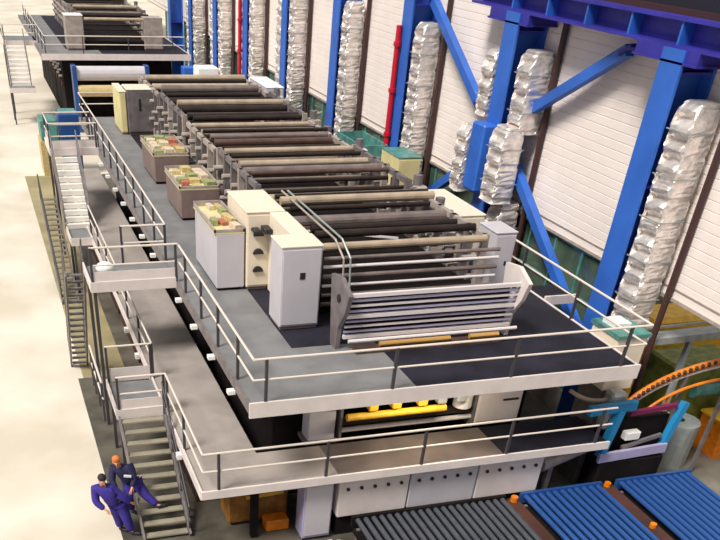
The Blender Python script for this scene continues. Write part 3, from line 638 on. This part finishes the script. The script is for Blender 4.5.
def person(label,J,top,leg,hair,facing,badge=None,sc=1.1,fat=1.5):
    """J: dict of joints in world coordinates"""
    J={k:Vector(v) for k,v in J.items()}; pv=J['aR'].copy(); J={k:pv+(v-pv)*sc for k,v in J.items()}; base=(J['pelvis'].x,J['pelvis'].y,min(J['aL'].z,J['aR'].z)-.08)
    t=thing('person',label,'person',base,'workers by the stair')
    V=[];E=[];Rr=[];ix={}
    def add(k,p,r,par=None):
        ix[k]=len(V); V.append(Vector(p)); Rr.append(r)
        if par: E.append((ix[par],ix[k]))
    add('pelvis',J['pelvis'],(.11,.09)); add('chest',J['chest'],(.11,.085),'pelvis'); add('neck',J['neck'],.06,'chest')
    hd=J['head']; f=Vector(facing).normalized()
    add('skull',hd+(J['neck']-hd)*.25,(.09,.095),'neck'); add('crown',hd+(hd-J['neck']).normalized()*.06,(.095,.105),'skull')
    for s in 'LR':
        add('s'+s,J['s'+s],.05,'chest'); add('e'+s,J['e'+s],.04,'s'+s); add('w'+s,J['w'+s],.03,'e'+s)
        add('h'+s,J['h'+s],.075,'pelvis'); add('k'+s,J['k'+s],.055,'h'+s); add('a'+s,J['a'+s],.042,'k'+s)
        fo=Vector(J.get('f'+s,J['a'+s]+f*.2)); add('f'+s,J['a'+s]+(fo-J['a'+s])*.6,.03,'a'+s)
    for s in 'LR': hand(V,E,Rr,J['w'+s],ix['w'+s],J['w'+s]-J['e'+s],f.cross(Vector((0,0,1))) if abs(f.z)<.9 else (1,0,0))
    b=skin_mesh('body',t,V,E,Rr,M['skin'],0,2)
    # face
    up=(hd-J['neck']).normalized(); sd=f.cross(up).normalized(); f2=up.cross(sd).normalized()*-1
    f2=f2 if f2.dot(f)>0 else -f2
    build(MB().sph(hd+f2*.112,.024,.8,.8,1.2,8,6),'nose',M['skin'],t,smooth=True)
    for s in (-1,1):
        build(MB().sph(hd+f2*.1+sd*s*.035+up*.025,.012,n=8,m=6),'eye',M['black'],t); build(MB().sph(hd+sd*s*.1,.028,.5,1,1.2,8,6),'ear',M['skin'],t)
    build(MB().sph(hd+f2*.1-up*.045,.02,1.3,1.3,.4,8,5),'mouth',M['red'],t)
    # hair: cap over the back and top of the skull
    build(MB().sph(hd+up*.055-f2*.055,.118,1,1,.9,14,10),'hair',hair,t,smooth=True)
    # jacket
    V=[J['pelvis']+Vector((0,0,.02)),(J['pelvis']+J['chest'])/2,J['chest'],J['chest']+(J['neck']-J['chest'])*.55];Rr=[(.19*fat,.15*fat),(.19*fat,.15*fat),(.205*fat,.155*fat),(.11,.1)];E=[(0,1),(1,2),(2,3)]
    for s in 'LR':
        n=len(V); V += [J['s'+s],J['e'+s],J['e'+s]+(J['w'+s]-J['e'+s])*.9]; Rr += [.092*fat,.068*fat,.052*fat]; E += [(2,n),(n,n+1),(n+1,n+2)]
    skin_mesh('jacket',t,V,E,Rr,top,0,2)
    V=[J['pelvis']-Vector((0,0,.02))];Rr=[(.185,.15)];E=[]
    for s in 'LR':
        n=len(V); V += [J['h'+s],(J['h'+s]+J['k'+s])/2,J['k'+s],J['k'+s]+(J['a'+s]-J['k'+s])*.92]; Rr += [.125*fat,.108*fat,.088*fat,.07*fat]; E += [(0,n),(n,n+1),(n+1,n+2),(n+2,n+3)]
    skin_mesh('trousers',t,V,E,Rr,leg,0,2)
    for s in 'LR':
        a=J['a'+s]; fo=Vector(J.get('f'+s,a+f*.2)); d=(fo-a); d.z=0; d.normalize()
        skin_mesh('shoe',t,[a-d*.05-Vector((0,0,.03)),a+d*.11-Vector((0,0,.03)),a+d*.26-Vector((0,0,.035))],[(0,1),(1,2)],[.062,.06,.05],M['shoe'],0,2)
    if badge: build(MB().box(badge[0]-.1,badge[0]+.1,badge[1]-.02,badge[1]+.02,badge[2]-.03,badge[2]+.03,rot=Matrix.Rotation(.2,3,'Y')),'badge',M['white'],t,label='white badge across the jacket')
    return t
P1=dict(pelvis=(1.82,19.62,.98),chest=(1.58,19.62,1.38),neck=(1.50,19.55,1.56),head=(1.52,19.45,1.74),
 sL=(1.72,19.45,1.46),eL=(1.98,19.35,1.25),wL=(2.15,19.4,1.05), sR=(1.32,19.62,1.42),eR=(1.30,19.5,1.12),wR=(1.5,19.35,.95),
 hL=(1.93,19.55,.92),kL=(2.02,19.5,.5),aL=(2.12,19.5,.1),fL=(2.3,19.42,.04), hR=(1.75,19.7,.92),kR=(1.82,19.66,.5),aR=(1.86,19.78,.1),fR=(2.0,19.66,.04))
person('worker in purple blue overalls with dark hair, leaning at the stair foot',P1,M['overall'],M['overall'],M['hairb'],(.25,-.9,-.3),fat=1.65)
P2=dict(pelvis=(2.35,20.35,1.22),chest=(2.12,20.35,1.62),neck=(2.02,20.28,1.8),head=(1.98,20.18,1.97),
 sL=(2.3,20.22,1.72),eL=(2.42,20.05,1.45),wL=(2.3,19.9,1.25), sR=(1.88,20.4,1.66),eR=(1.8,20.22,1.36),wR=(1.9,19.98,1.2),
 hL=(2.5,20.3,1.15),kL=(2.72,20.0,.86),aL=(3.0,19.9,.66),fL=(3.2,19.88,.6), hR=(2.25,20.4,1.14),kR=(2.22,20.12,.75),aR=(2.3,20.2,.34),fR=(2.46,20.0,.28))
P2['aL']=Vector((3.0,19.85,.62)); 
person('worker with ginger hair and dark jacket, one leg stretched onto a stair tread',P2,M['jacket'],M['overall'],M['hairo'],(-.1,-.6,-.5),badge=(2.22,19.95,1.62),sc=1.0)
# ------------------------------------------------------------------ light
w=bpy.data.worlds.new('world'); S.world=w; w.use_nodes=True; nt=w.node_tree; bg=nt.nodes['Background']
tc=nt.nodes.new('ShaderNodeTexCoord'); sp=nt.nodes.new('ShaderNodeSeparateXYZ'); rp=nt.nodes.new('ShaderNodeValToRGB')
nt.links.new(tc.outputs['Generated'],sp.inputs['Vector']); nt.links.new(sp.outputs['Z'],rp.inputs['Fac']); nt.links.new(rp.outputs['Color'],bg.inputs['Color'])
rp.color_ramp.elements[0].position=.0; rp.color_ramp.elements[0].color=(.30,.29,.33,1); rp.color_ramp.elements[1].position=.7; rp.color_ramp.elements[1].color=(1,.98,.95,1)
bg.inputs['Strength'].default_value=.48
sl=bpy.data.lights.new('daylight','SUN'); so=bpy.data.objects.new('daylight',sl); C.objects.link(so); sl.energy=3.3; sl.angle=math.radians(18); sl.color=(1,.95,.88)
so.rotation_euler=Vector((.72,.36,-1)).to_track_quat('-Z','Y').to_euler(); so.location=(0,0,20)
S.view_settings.view_transform='Standard'; S.view_settings.look='None'; S.view_settings.gamma=1; S.view_settings.use_curve_mapping=False; S.view_settings.exposure=.4
